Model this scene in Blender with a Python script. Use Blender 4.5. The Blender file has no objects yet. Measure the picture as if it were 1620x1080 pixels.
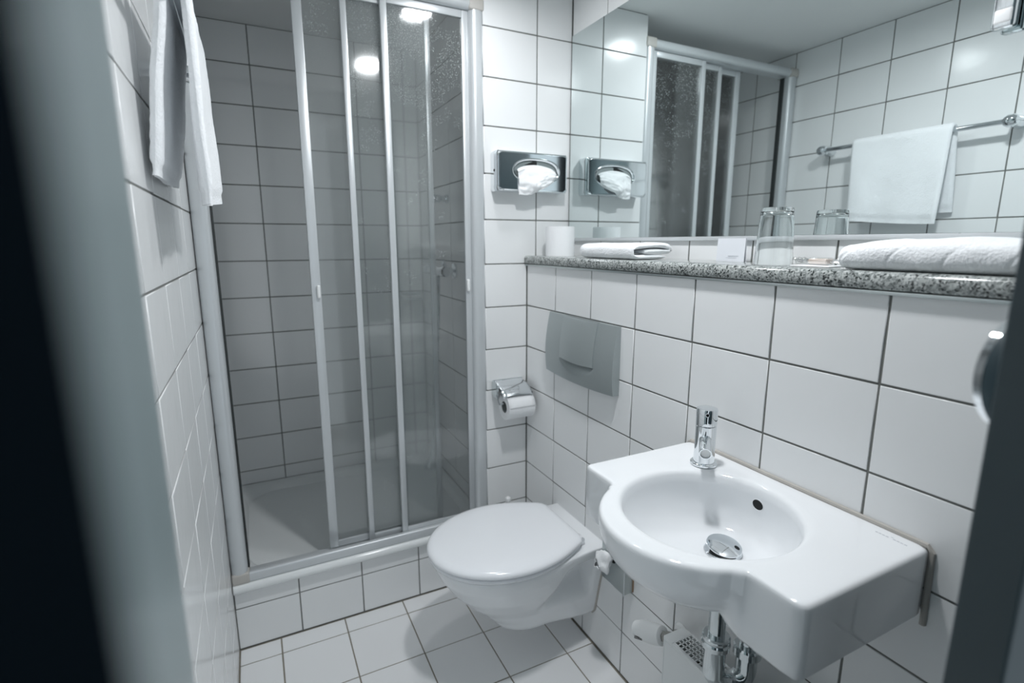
import bpy, bmesh, math, random
from mathutils import Vector, Matrix, noise
random.seed(7)
S = bpy.context.scene
COL = S.collection
PI = math.pi

# ------------------------------------------------------------------ camera
CAM = Vector((-0.8853, -1.655, 1.2664))
Fw = Vector((0.43809966, 0.8792247, -0.18717003))
Rt = Vector((0.89492996, -0.4462047, -0.00131263))
Up = Vector((0.08467024, 0.166929, 0.98232666))
cd = bpy.data.cameras.new('camera')
cam = bpy.data.objects.new('camera', cd)
COL.objects.link(cam)
Mx = Matrix((Rt, Up, -Fw)).transposed().to_4x4()
Mx.translation = CAM
cam.matrix_world = Mx
cd.sensor_width = 36.0
cd.lens = 822.26 / 1620 * 36
cd.clip_start = 0.005
cd.dof.use_dof = True
cd.dof.focus_distance = 1.12
cd.dof.aperture_fstop = 2.8
S.camera = cam

# ------------------------------------------------------------------ world, view
w = bpy.data.worlds.new('world')
S.world = w
w.use_nodes = True
w.node_tree.nodes['Background'].inputs[0].default_value = (0.70, 0.78, 0.84, 1)
w.node_tree.nodes['Background'].inputs[1].default_value = 0.80
S.view_settings.view_transform = 'Standard'
S.view_settings.look = 'None'
S.view_settings.exposure = 0.52
S.view_settings.gamma = 1.0
S.cycles.max_bounces = 20
S.cycles.diffuse_bounces = 10
S.cycles.glossy_bounces = 8
S.cycles.transmission_bounces = 12
S.cycles.transparent_max_bounces = 32
LAMP_POWER = 250.0
LAMP_COL = (0.955, 0.975, 1.0)

# ------------------------------------------------------------------ materials
MATS = {}
def mat(name, col, rough=0.5, metal=0.0, **kw):
    if name in MATS: return MATS[name]
    m = bpy.data.materials.new(name); m.use_nodes = True
    nt = m.node_tree; b = nt.nodes['Principled BSDF']
    b.inputs['Base Color'].default_value = (*col, 1)
    b.inputs['Roughness'].default_value = rough
    b.inputs['Metallic'].default_value = metal
    for k, v in kw.items():
        if k in ('bump', 'var', 'stretch'): continue
        b.inputs[k].default_value = v
    tc = nt.nodes.new('ShaderNodeTexCoord')
    if kw.get('var'):
        sc, amt = kw['var']
        n = nt.nodes.new('ShaderNodeTexNoise'); n.inputs['Scale'].default_value = sc
        n.inputs['Detail'].default_value = 4
        nt.links.new(tc.outputs['Object'], n.inputs['Vector'])
        mr = nt.nodes.new('ShaderNodeMapRange')
        mr.inputs['To Min'].default_value = 1 - amt; mr.inputs['To Max'].default_value = 1 + amt
        nt.links.new(n.outputs['Fac'], mr.inputs['Value'])
        mx = nt.nodes.new('ShaderNodeMix'); mx.data_type = 'RGBA'; mx.blend_type = 'MULTIPLY'
        mx.inputs[0].default_value = 1
        mx.inputs[6].default_value = (*col, 1)
        nt.links.new(mr.outputs[0], mx.inputs[7])
        nt.links.new(mx.outputs[2], b.inputs['Base Color'])
    if kw.get('bump'):
        sc, st, dist = kw['bump']
        n = nt.nodes.new('ShaderNodeTexNoise'); n.inputs['Scale'].default_value = sc
        n.inputs['Detail'].default_value = 3
        mp = nt.nodes.new('ShaderNodeMapping')
        mp.inputs['Scale'].default_value = kw.get('stretch', (1, 1, 1))
        nt.links.new(tc.outputs['Object'], mp.inputs['Vector'])
        nt.links.new(mp.outputs[0], n.inputs['Vector'])
        bp = nt.nodes.new('ShaderNodeBump'); bp.inputs['Strength'].default_value = st
        bp.inputs['Distance'].default_value = dist
        nt.links.new(n.outputs['Fac'], bp.inputs['Height'])
        nt.links.new(bp.outputs[0], b.inputs['Normal'])
    MATS[name] = m
    return m

M_tile = mat('glazed_tile', (0.805, 0.813, 0.815), 0.2, bump=(9, 0.25, 0.004), var=(2.5, 0.02))
M_floor = mat('floor_tile_glaze', (0.79, 0.795, 0.80), 0.35, bump=(14, 0.2, 0.003), var=(3, 0.02))
M_grout = mat('grout', (0.16, 0.165, 0.155), 0.9, var=(30, 0.25))
M_grout_l = mat('floor_grout', (0.24, 0.22, 0.18), 0.9, var=(30, 0.25))
M_ceil = mat('ceiling_paint', (0.78, 0.79, 0.785), 0.9, bump=(200, 0.1, 0.001))
M_cer = mat('sanitary_ceramic', (0.82, 0.835, 0.85), 0.07, bump=(5, 0.05, 0.004))
M_cer['x'] = 1
M_seat = mat('seat_plastic', (0.84, 0.855, 0.88), 0.16, bump=(40, 0.03, 0.001))
M_acr = mat('tray_acrylic', (0.78, 0.80, 0.80), 0.12)
M_chrome = mat('chrome', (0.80, 0.83, 0.85), 0.06, 1.0)
M_chromed = mat('worn_chrome', (0.62, 0.66, 0.67), 0.14, 1.0, bump=(60, 0.1, 0.002))
M_steel = mat('brushed_steel', (0.52, 0.56, 0.56), 0.34, 1.0, bump=(120, 0.12, 0.001), stretch=(1, 0.05, 1))
M_satin = mat('satin_plastic', (0.40, 0.44, 0.445), 0.33, 0.45, bump=(300, 0.05, 0.0005))
M_alu = mat('white_aluminium', (0.60, 0.625, 0.64), 0.32, 0.3, bump=(200, 0.05, 0.0005))
M_cap = mat('grey_corner_plastic', (0.50, 0.48, 0.45), 0.5)
M_rub_shade = mat('black_seal_and_shade', (0.03, 0.035, 0.035), 0.6)  # rubber seals, also painted shade in narrow gaps
M_white = mat('white_plastic', (0.80, 0.81, 0.81), 0.3)
M_paper = mat('tissue_paper', (0.84, 0.85, 0.86), 0.9, bump=(180, 0.3, 0.002))
M_rad = mat('radiator_enamel', (0.74, 0.76, 0.76), 0.3, bump=(25, 0.06, 0.002))
M_dark = mat('cavity_shade_and_marks', (0.01, 0.012, 0.012), 0.8)  # near-black for painted shade in openings, also for scale marks
M_seal = mat('old_silicone', (0.42, 0.40, 0.37), 0.6, var=(20, 0.15))
M_brass = mat('dull_nickel', (0.33, 0.33, 0.31), 0.3, 1.0, bump=(80, 0.1, 0.002))
M_orange = mat('orange_edge', (0.34, 0.23, 0.15), 0.6)
M_soap = mat('soap_cream', (0.80, 0.68, 0.60), 0.4)
M_door = mat('slate_blue_lacquer', (0.022, 0.040, 0.048), 0.45, bump=(60, 0.05, 0.001))
M_jamb = mat('grey_green_gloss_paint', (0.22, 0.275, 0.285), 0.28, bump=(8, 0.1, 0.002))
M_black = mat('black_frame_paint', (0.003, 0.005, 0.007), 1.0)
M_black.node_tree.nodes['Principled BSDF'].inputs['Specular IOR Level'].default_value = 0.0
M_print = mat('grey_print', (0.42, 0.44, 0.48), 0.7)
M_card = mat('card_board', (0.72, 0.74, 0.78), 0.6)
M_grey = mat('grey_rubber', (0.2, 0.22, 0.22), 0.6)

def towel_mat():
    m = bpy.data.materials.new('terry_cloth'); m.use_nodes = True
    nt = m.node_tree; b = nt.nodes['Principled BSDF']
    b.inputs['Base Color'].default_value = (0.86, 0.875, 0.89, 1)
    b.inputs['Roughness'].default_value = 0.95
    b.inputs['Sheen Weight'].default_value = 0.25
    tc = nt.nodes.new('ShaderNodeTexCoord')
    n = nt.nodes.new('ShaderNodeTexNoise'); n.inputs['Scale'].default_value = 260; n.inputs['Detail'].default_value = 4
    n2 = nt.nodes.new('ShaderNodeTexNoise'); n2.inputs['Scale'].default_value = 28; n2.inputs['Detail'].default_value = 3
    a = nt.nodes.new('ShaderNodeMath'); a.operation = 'MULTIPLY_ADD'; a.inputs[1].default_value = 0.6
    nt.links.new(tc.outputs['Object'], n.inputs['Vector']); nt.links.new(tc.outputs['Object'], n2.inputs['Vector'])
    nt.links.new(n.outputs['Fac'], a.inputs[0]); nt.links.new(n2.outputs['Fac'], a.inputs[2])
    bp = nt.nodes.new('ShaderNodeBump'); bp.inputs['Strength'].default_value = 0.7; bp.inputs['Distance'].default_value = 0.004
    nt.links.new(a.outputs[0], bp.inputs['Height']); nt.links.new(bp.outputs[0], b.inputs['Normal'])
    return m
M_towel = towel_mat()

def granite_mat():
    m = bpy.data.materials.new('speckled_granite'); m.use_nodes = True
    nt = m.node_tree; b = nt.nodes['Principled BSDF']
    b.inputs['Roughness'].default_value = 0.12
    tc = nt.nodes.new('ShaderNodeTexCoord')
    v = nt.nodes.new('ShaderNodeTexVoronoi'); v.inputs['Scale'].default_value = 330
    n = nt.nodes.new('ShaderNodeTexNoise'); n.inputs['Scale'].default_value = 130; n.inputs['Detail'].default_value = 2
    nt.links.new(tc.outputs['Object'], v.inputs['Vector']); nt.links.new(tc.outputs['Object'], n.inputs['Vector'])
    sp = nt.nodes.new('ShaderNodeSeparateColor'); nt.links.new(v.outputs['Color'], sp.inputs[0])
    ad = nt.nodes.new('ShaderNodeMath'); ad.operation = 'MULTIPLY_ADD'; ad.inputs[1].default_value = 1.1
    nt.links.new(n.outputs['Fac'], ad.inputs[0]); nt.links.new(sp.outputs[0], ad.inputs[2])
    r = nt.nodes.new('ShaderNodeValToRGB'); e = r.color_ramp.elements
    r.color_ramp.interpolation = 'CONSTANT'
    e[0].position = 0; e[0].color = (0.03, 0.035, 0.035, 1)
    e[1].position = 0.40; e[1].color = (0.14, 0.155, 0.15, 1)
    for p_, c in ((0.52, (0.24, 0.26, 0.255)), (0.68, (0.36, 0.38, 0.37)), (0.9, (0.48, 0.50, 0.49))):
        q = e.new(p_); q.color = (*c, 1)
    dv = nt.nodes.new('ShaderNodeMath'); dv.operation = 'DIVIDE'; dv.inputs[1].default_value = 1.55
    nt.links.new(ad.outputs[0], dv.inputs[0]); nt.links.new(dv.outputs[0], r.inputs[0])
    nt.links.new(r.outputs[0], b.inputs['Base Color'])
    return m
M_gran = granite_mat()

def mirror_mat():
    m = bpy.data.materials.new('mirror_glass'); m.use_nodes = True
    b = m.node_tree.nodes['Principled BSDF']
    b.inputs['Base Color'].default_value = (0.76, 0.82, 0.82, 1)
    b.inputs['Metallic'].default_value = 1; b.inputs['Roughness'].default_value = 0.0
    return m
M_mirror = mirror_mat()

def pane_mat(name, blur, haze, drops):
    """thin shower glass: soap film haze, slight blur and dried droplets"""
    m = bpy.data.materials.new(name); m.use_nodes = True
    nt = m.node_tree; nt.nodes.clear(); N = nt.nodes.new; L = nt.links.new
    out = N('ShaderNodeOutputMaterial')
    tc = N('ShaderNodeTexCoord')
    tr = N('ShaderNodeBsdfTransparent'); tr.inputs[0].default_value = (0.985, 0.992, 0.99, 1)
    rf = N('ShaderNodeBsdfRefraction'); rf.inputs['IOR'].default_value = 1.02
    rf.inputs['Roughness'].default_value = 0.25; rf.inputs[0].default_value = (0.93, 0.96, 0.96, 1)
    m1 = N('ShaderNodeMixShader'); m1.inputs[0].default_value = blur
    L(tr.outputs[0], m1.inputs[1]); L(rf.outputs[0], m1.inputs[2])
    df = N('ShaderNodeBsdfDiffuse'); df.inputs[0].default_value = (0.75, 0.79, 0.79, 1)
    tl = N('ShaderNodeBsdfTranslucent'); tl.inputs[0].default_value = (0.75, 0.79, 0.79, 1)
    m0 = N('ShaderNodeMixShader'); m0.inputs[0].default_value = 0.5
    L(df.outputs[0], m0.inputs[1]); L(tl.outputs[0], m0.inputs[2])
    # droplets
    vo = N('ShaderNodeTexVoronoi'); vo.inputs['Scale'].default_value = 190
    n = N('ShaderNodeTexNoise'); n.inputs['Scale'].default_value = 14; n.inputs['Detail'].default_value = 3
    L(tc.outputs['Object'], vo.inputs['Vector']); L(tc.outputs['Object'], n.inputs['Vector'])
    lt = N('ShaderNodeMath'); lt.operation = 'LESS_THAN'; lt.inputs[1].default_value = 0.20
    L(vo.outputs['Distance'], lt.inputs[0])
    sx = N('ShaderNodeSeparateXYZ'); L(tc.outputs['Object'], sx.inputs[0])
    hz = N('ShaderNodeMapRange'); hz.inputs[1].default_value = 1.45; hz.inputs[2].default_value = 1.95
    hz.inputs[3].default_value = -0.12; hz.inputs[4].default_value = 0.10
    L(sx.outputs['Z'], hz.inputs[0])
    a1 = N('ShaderNodeMath'); L(n.outputs['Fac'], a1.inputs[0]); L(hz.outputs[0], a1.inputs[1])
    gt = N('ShaderNodeMath'); gt.operation = 'GREATER_THAN'; gt.inputs[1].default_value = 0.53
    L(a1.outputs[0], gt.inputs[0])
    dm = N('ShaderNodeMath'); dm.operation = 'MULTIPLY'; L(lt.outputs[0], dm.inputs[0]); L(gt.outputs[0], dm.inputs[1])
    ds = N('ShaderNodeMath'); ds.operation = 'MULTIPLY_ADD'; ds.inputs[1].default_value = drops; ds.inputs[2].default_value = haze
    L(dm.outputs[0], ds.inputs[0])
    # the mist thins out on the fixed strip beside the wall
    cx = N('ShaderNodeMapRange'); cx.inputs[1].default_value = -.350; cx.inputs[2].default_value = -.325
    cx.inputs[3].default_value = haze; cx.inputs[4].default_value = haze * .35
    L(sx.outputs['X'], cx.inputs[0]); L(cx.outputs[0], ds.inputs[2])
    cb = N('ShaderNodeMapRange'); cb.inputs[1].default_value = -.350; cb.inputs[2].default_value = -.325
    cb.inputs[3].default_value = blur; cb.inputs[4].default_value = blur * .15
    L(sx.outputs['X'], cb.inputs[0]); L(cb.outputs[0], m1.inputs[0])
    m2 = N('ShaderNodeMixShader'); L(ds.outputs[0], m2.inputs[0]); L(m1.outputs[0], m2.inputs[1]); L(m0.outputs[0], m2.inputs[2])
    gl = N('ShaderNodeBsdfGlossy'); gl.inputs['Roughness'].default_value = 0.07
    fr = N('ShaderNodeFresnel'); fr.inputs[0].default_value = 1.5
    fm = N('ShaderNodeMath'); fm.operation = 'MULTIPLY'; fm.inputs[1].default_value = 1.15; L(fr.outputs[0], fm.inputs[0])
    m3 = N('ShaderNodeMixShader'); L(fm.outputs[0], m3.inputs[0]); L(m2.outputs[0], m3.inputs[1]); L(gl.outputs[0], m3.inputs[2])
    L(m3.outputs[0], out.inputs[0])
    return m
M_paneA = pane_mat('shower_glass_clear', 0.03, 0.08, 0.7)
M_paneB = pane_mat('shower_glass_misted', 0.14, 0.13, 0.9)
M_paneC = pane_mat('shower_glass_filmed', 0.26, 0.15, 0.95)

def glass_mat():
    m = bpy.data.materials.new('tumbler_glass'); m.use_nodes = True
    b = m.node_tree.nodes['Principled BSDF']
    b.inputs['Base Color'].default_value = (0.97, 0.99, 0.99, 1)
    b.inputs['Roughness'].default_value = 0.0; b.inputs['IOR'].default_value = 1.45
    b.inputs['Transmission Weight'].default_value = 1.0
    return m
M_glass = glass_mat()
def film_mat():
    m = bpy.data.materials.new('clear_wrapper'); m.use_nodes = True
    nt = m.node_tree; nt.nodes.clear(); N = nt.nodes.new
    o = N('ShaderNodeOutputMaterial'); a = N('ShaderNodeBsdfTransparent'); g = N('ShaderNodeBsdfGlossy'); g.inputs['Roughness'].default_value = 0.12
    x = N('ShaderNodeMixShader'); x.inputs[0].default_value = 0.35
    nt.links.new(a.outputs[0], x.inputs[1]); nt.links.new(g.outputs[0], x.inputs[2]); nt.links.new(x.outputs[0], o.inputs[0])
    return m
M_film = film_mat()
def emis_mat(k):
    m = bpy.data.materials.new('lamp_diffuser'); m.use_nodes = True
    nt = m.node_tree; nt.nodes.clear()
    o = nt.nodes.new('ShaderNodeOutputMaterial'); e = nt.nodes.new('ShaderNodeEmission')
    e.inputs[0].default_value = (*LAMP_COL, 1); e.inputs[1].default_value = LAMP_POWER * k
    nt.links.new(e.outputs[0], o.inputs[0]); return m
M_lamp = [emis_mat(.29), emis_mat(1.1)]

# ------------------------------------------------------------------ mesh helpers
def new_obj(name, me, m=None, parent=None, sharp=35):
    if m is not None and not me.materials: me.materials.append(m)
    o = bpy.data.objects.new(name, me); COL.objects.link(o)
    if parent is not None: o.parent = parent
    return o
def finish(me, sharp=35):
    me.polygons.foreach_set('use_smooth', [True] * len(me.polygons))
    me.set_sharp_from_angle(angle=math.radians(sharp))
    me.update()
class MB:
    def __init__(s): s.v = []; s.f = []
    def add(s, vs, fs):
        o = len(s.v); s.v += [tuple(a) for a in vs]; s.f += [tuple(i + o for i in f) for f in fs]
    def box(s, a, b, bev=0.0, seg=2, rot=None, piv=None):
        bm = bmesh.new(); bmesh.ops.create_cube(bm, size=1)
        for v in bm.verts:
            v.co = Vector([(a[i] + b[i]) / 2 + v.co[i] * (b[i] - a[i]) for i in range(3)])
        if bev > 0:
            bmesh.ops.bevel(bm, geom=bm.edges[:] , offset=bev, segments=seg, profile=0.5, affect='EDGES')
        if rot is not None:
            bmesh.ops.rotate(bm, verts=bm.verts, cent=piv or Vector(a), matrix=rot)
        bm.verts.index_update()
        s.add([v.co[:] for v in bm.verts], [[v.index for v in f.verts] for f in bm.faces]); bm.free()
        return s
    def loft(s, rings, closed=True, cap0=True, cap1=True):
        n = len(rings[0]); o = len(s.v)
        for r in rings: s.v += [tuple(p) for p in r]
        for i in range(len(rings) - 1):
            for j in range(n if closed else n - 1):
                k = (j + 1) % n
                s.f.append((o + i * n + j, o + i * n + k, o + (i + 1) * n + k, o + (i + 1) * n + j))
        if cap0: s.f.append(tuple(o + j for j in reversed(range(n))))
        if cap1: s.f.append(tuple(o + (len(rings) - 1) * n + j for j in range(n)))
        return s
    def lathe(s, prof, base, axis=(0, 0, 1), n=32, cap0=True, cap1=True):
        """prof: list of (radius, distance along axis)"""
        ax = Vector(axis).normalized(); t = Vector((1, 0, 0)) if abs(ax.x) < .8 else Vector((0, 1, 0))
        e1 = ax.cross(t).normalized(); e2 = ax.cross(e1); B = Vector(base)
        rings = [[B + ax * h + (e1 * math.cos(2 * PI * k / n) + e2 * math.sin(2 * PI * k / n)) * max(r, 1e-5) for k in range(n)] for r, h in prof]
        return s.loft(rings, True, cap0, cap1)
    def tube(s, pts, r, n=12, caps=True, sub=1):
        P = [Vector(p) for p in pts]
        if sub > 1: P = smooth_path(P, sub)
        R = r if isinstance(r, (list, tuple)) else [r] * len(P)
        if len(R) != len(P): R = [R[min(len(R) - 1, int(i * len(R) / len(P)))] for i in range(len(P))]
        rings = []; prev = None
        for i, p in enumerate(P):
            d = (P[min(i + 1, len(P) - 1)] - P[max(i - 1, 0)]).normalized()
            if prev is None:
                t = Vector((0, 0, 1)) if abs(d.z) < .9 else Vector((1, 0, 0)); u = d.cross(t).normalized()
            else: u = (prev - d * prev.dot(d)).normalized()
            prev = u; v = d.cross(u)
            rings.append([p + (u * math.cos(2 * PI * k / n) + v * math.sin(2 * PI * k / n)) * R[i] for k in range(n)])
        return s.loft(rings, True, caps, caps)
    def prism(s, poly, h0, h1, axis='z'):
        """poly of 2D points extruded along an axis: z->(x,y), x->(y,z), y->(x,z)"""
        def P(p, h): return {'z': (p[0], p[1], h), 'x': (h, p[0], p[1]), 'y': (p[0], h, p[1])}[axis]
        return s.loft([[P(p, h0) for p in poly], [P(p, h1) for p in poly]])
    def mesh(s, name, m=None, sharp=35, weld=True):
        me = bpy.data.meshes.new(name); me.from_pydata(s.v, [], s.f)
        bm = bmesh.new(); bm.from_mesh(me)
        if weld: bmesh.ops.remove_doubles(bm, verts=bm.verts, dist=1e-6)
        bmesh.ops.recalc_face_normals(bm, faces=bm.faces); bm.to_mesh(me); bm.free()
        if m: me.materials.append(m)
        finish(me, sharp); return me
    def obj(s, name, m, parent=None, sharp=35):
        return new_obj(name, s.mesh(name, m, sharp), None, parent)
def smooth_path(P, sub):
    out = []
    for i in range(len(P) - 1):
        p0 = P[max(i - 1, 0)]; p1 = P[i]; p2 = P[i + 1]; p3 = P[min(i + 2, len(P) - 1)]
        for k in range(sub):
            t = k / sub
            out.append(0.5 * ((2 * p1) + (p2 - p0) * t + (2 * p0 - 5 * p1 + 4 * p2 - p3) * t * t + (3 * p1 - p0 - 3 * p2 + p3) * t ** 3))
    out.append(P[-1]); return out
def empty(name, loc, label, cat, group=None):
    o = bpy.data.objects.new(name, None); COL.objects.link(o); o.location = loc
    o.empty_display_size = 0.05
    o['label'] = label; o['category'] = cat
    if group: o['group'] = group
    return o
def adopt(parent):
    """children are modelled in world coordinates: cancel the parent's location"""
    bpy.context.view_layer.update()
    for c in parent.children:
        c.matrix_parent_inverse = parent.matrix_world.inverted()
def tag(o, label=None, cat=None, group=None, kind=None):
    if label: o['label'] = label
    if cat: o['category'] = cat
    if group: o['group'] = group
    if kind: o['kind'] = kind
    return o
def ss(a, b, x):
    t = max(0, min(1, (x - a) / (b - a))); return t * t * (3 - 2 * t)

# ------------------------------------------------------------------ tiled surfaces
TW, TH, J = 0.2, 0.15, 0.0040
_tm = {}
def tile_mesh(w_, h_, m):
    k = (round(w_, 3), round(h_, 3), m.name)
    if k in _tm: return _tm[k]
    w_, h_ = k[0], k[1]; t = 0.006; b = min(0.0012, w_ / 4, h_ / 4)
    v = []
    for (x, y, z) in ((0, 0, -t), (0, 0, -b), (b * .3, b * .3, -b * .3), (b, b, 0)):
        v += [(x, y, z), (w_ - x, y, z), (w_ - x, h_ - y, z), (x, h_ - y, z)]
    f = [(12, 13, 14, 15)]
    for r in range(3):
        for i in range(4):
            j = (i + 1) % 4; f.append((r * 4 + i, r * 4 + j, r * 4 + 4 + j, r * 4 + 4 + i))
    me = bpy.data.meshes.new('tile'); me.from_pydata(v, [], f); me.materials.append(m)
    me.polygons.foreach_set('use_smooth', [False] + [True] * 12)
    me.update(); _tm[k] = me; return me
def tiles(parent, O, U, V, N, ur, vr, uph, vph, tw=TW, th=TH, m=M_tile, skip=None, jit=0.0013):
    O, U, V, N = Vector(O), Vector(U), Vector(V), Vector(N)
    def cuts(a, b, ph, st):
        k = math.ceil((a - ph) / st - 1e-6); c = [a]
        x = ph + k * st
        while x < b - 1e-6:
            if x > a + 1e-6: c.append(x)
            x += st
        return c + [b]
    uc, vc = cuts(*ur, uph, tw), cuts(*vr, vph, th)
    B = Matrix((U, V, N)).transposed().to_4x4()
    for i in range(len(uc) - 1):
        for j in range(len(vc) - 1):
            u0, u1, v0, v1 = uc[i] + J / 2, uc[i + 1] - J / 2, vc[j] + J / 2, vc[j + 1] - J / 2
            if u1 - u0 < 0.006 or v1 - v0 < 0.006: continue
            if skip and skip(u0, u1, v0, v1): continue
            o = bpy.data.objects.new('tile', tile_mesh(u1 - u0, v1 - v0, m)); COL.objects.link(o)
            T = B.copy(); T.translation = O + U * u0 + V * v0
            R = Matrix.Rotation(random.gauss(0, jit), 4, 'X') @ Matrix.Rotation(random.gauss(0, jit), 4, 'Y')
            o.parent = parent; o.matrix_world = T @ R
def slab(name, a, b, m=M_grout):
    o = MB().box(a, b).obj(name, m); o['kind'] = 'structure'; return o

Z0 = 1.1926; WL = -1.019; XU = 0.1741; YB = 0.746; ZC = 2.087; XS = -0.16; g = 0.0016
floor = slab('floor', (WL - .06, -1.9, -0.08), (0.25, 0.02, -g), M_grout_l)
tiles(floor, (0, 0, 0), (1, 0, 0), (0, 1, 0), (0, 0, 1), (WL + .002, -.002), (-1.62, .010), -.2975, -.0605, .2, .2, M_floor)
wr = slab('wall_right', (g, -1.64, 0), (0.235, -g * 0, 1.192))
tiles(wr, (0, 0, 0), (0, -1, 0), (0, 0, 1), (-1, 0, 0), (.001, 1.60), (.002, 1.189), .1968, Z0)
wu = slab('wall_right_upper', (XU + g, -1.64, 1.192), (0.235, 0, ZC))
tiles(wu, (XU, 0, 0), (0, -1, 0), (0, 0, 1), (-1, 0, 0), (.001, 1.60), (Z0 + .024, ZC), .1968, Z0,
      skip=lambda u0, u1, v0, v1: v0 > 1.34 and v1 < 1.95)
wb = slab('wall_back', (-.158, g, 0), (0.235, .05, ZC))
tiles(wb, (0, 0, 0), (1, 0, 0), (0, 0, 1), (0, -1, 0), (-.166, -.001), (.002, Z0), .0354, Z0)
tiles(wb, (0, 0, 0), (1, 0, 0), (0, 0, 1), (0, -1, 0), (-.166, XU - .001), (Z0, ZC), .0354, Z0)
wsr = slab('wall_shower_right', (XS + g, .05, 0), (-.06, .82, ZC))
tiles(wsr, (XS, 0, 0), (0, -1, 0), (0, 0, 1), (-1, 0, 0), (-YB + .001, -.062), (.225, ZC), .054, Z0)
wsb = slab('wall_shower_back', (WL - .06, YB + g, 0), (-.06, .82, ZC))
tiles(wsb, (0, YB, 0), (1, 0, 0), (0, 0, 1), (0, -1, 0), (WL + .001, XS - .001), (.225, ZC), -.8232, Z0)
wl = slab('wall_left', (WL - .06, -1.27, 0), (WL - g, YB, ZC))
tiles(wl, (WL, 0, 0), (0, 1, 0), (0, 0, 1), (1, 0, 0), (-1.268, YB - .001), (.002, ZC), .0164, Z0 + .003,
      skip=lambda u0, u1, v0, v1: u0 > .06 and v1 < .2)
kb = slab('trim_1', (WL, .012 + g, 0), (XS, .07, .20))
tiles(kb, (0, .012, 0), (1, 0, 0), (0, 0, 1), (0, -1, 0), (WL + .001, XS - .006), (.002, .205), -.8312, Z0)
ceil = slab('ceiling', (WL - .06, -1.74, ZC), (0.235, .82, ZC + .06), M_ceil)
wf = slab('wall_front', (-.02, -1.74, 0), (0.235, -1.64, ZC), M_ceil)
wfo = slab('wall_front_lintel', (WL - .06, -1.74, 2.0), (-.02, -1.64, ZC), M_ceil)
# doorway lining on the left, then the dark outer frame beside the camera
jamb = MB().box((-1.08, -1.601, 0), (-.947, -1.262, 2.0), .002).obj('trim_2', M_jamb); jamb['kind'] = 'structure'
jb2 = MB().box((-1.08, -1.95, 0), (-.8978, -1.600, 2.05), .003).obj('trim_3', M_black); jb2['kind'] = 'structure'
# aluminium strip under the ledge and under the mirror
MB().box((-.009, -1.60, 1.1855), (.004, -.002, 1.1915), .001).obj('trim_4', M_steel)['kind'] = 'structure'

# ------------------------------------------------------------------ ceiling lamps
for i, (lx, ly, lab) in enumerate(((-.27, -.30, 'round ceiling downlight nearest the shower, reflected in the glass'),
                                   (-.31, -.90, 'round ceiling downlight over the washbasin'))):
    e = empty('ceiling_light', (lx, ly, ZC), lab, 'lamp', 'ceiling downlights')
    MB().lathe([(.062, 0), (.066, -.004), (.066, -.008), (.055, -.010), (.052, -.008), (.052, 0)], (lx, ly, ZC), n=40).obj('ring', M_chrome, e)
    MB().lathe([(.051, -.001), (.051, -.006), (.03, -.0065), (.008, -.0066)], (lx, ly, ZC), n=32, cap0=False).obj('diffuser', M_lamp[i], e)
    adopt(e)

# ------------------------------------------------------------------ granite ledge
pr = [(-.012, 1.196), (-.012, 1.210), (-.0105, 1.215), (-.0065, 1.219), (-.001, 1.2205), (XU - .001, 1.2205), (XU - .001, 1.193), (-.009, 1.193)]
tag(MB().prism(pr, -1.60, -.001, 'y').obj('granite_ledge', M_gran, sharp=50), 'long speckled grey granite shelf slab along the right wall below the mirror', 'shelf')

# mirror
e = empty('wall_mirror', (XU, -.8, 1.28), 'large frameless wall mirror above the granite shelf', 'mirror')
MB().box((.1695, -1.58, 1.281), (XU - .0005, -.006, 1.960)).obj('mirror_pane', M_mirror, e)
MB().box((.1665, -1.58, 1.270), (XU - .0005, -.006, 1.2805), .001).obj('bottom_rail', M_alu, e)
adopt(e)

# ------------------------------------------------------------------ shower tray
def tray():
    x0, x1, y0, y1 = WL + .002, XS - .002, -.008, YB - .001
    zt = .232
    n = 72; cx, cy = (x0 + x1) / 2, .40
    mb = MB()
    def rect(a, b, c, d, r, z, k=n):
        pts = []
        per = k // 4
        for q, (px, py, a0) in enumerate(((b - r, d - r, 0), (a + r, d - r, 90), (a + r, c + r, 180), (b - r, c + r, 270))):
            for i in range(per):
                t = math.radians(a0 + 90 * i / (per - 1)); pts.append((px + r * math.cos(t), py + r * math.sin(t), z))
        return pts
    rings = [rect(x0, x1, y0 + .014, y1, .003, .203), rect(x0, x1, y0 + .002, y1, .003, .205), rect(x0, x1, y0 - .004, y1, .003, .211), rect(x0, x1, y0 - .006, y1, .004, .219),
             rect(x0, x1, y0 - .003, y1, .004, .229), rect(x0, x1, y0 + .004, y1, .004, .2335), rect(x0, x1, y0 + .02, y1, .004, zt),
             rect(x0 + .02, x1 - .02, y0 + .08, y1 - .02, .05, zt - .004),
             rect(x0 + .03, x1 - .03, y0 + .09, y1 - .03, .09, zt - .009),
             rect(x0 + .042, x1 - .042, y0 + .10, y1 - .044, .12, zt - .028),
             rect(x0 + .075, x1 - .06, y0 + .125, y1 - .065, .14, zt - .085),
             rect(x0 + .105, x1 - .08, y0 + .155, y1 - .085, .15, zt - .125),
             rect(x0 + .14, x1 - .11, y0 + .19, y1 - .115, .14, zt - .143),
             rect(x0 + .20, x1 - .17, y0 + .25, y1 - .17, .11, zt - .149)]
    mb.loft(rings)
    return mb
e = empty('shower_tray', (-.59, .37, .2), 'white acrylic shower tray with a rounded front lip on a tiled kerb', 'shower tray')
tray().obj('basin', M_acr, e, sharp=60)
MB().lathe([(.045, 0), (.045, .003), (.038, .006), (.02, .007)], (-.40, .42, .083), n=32).obj('drain_cover', M_chrome, e)
adopt(e)

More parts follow.
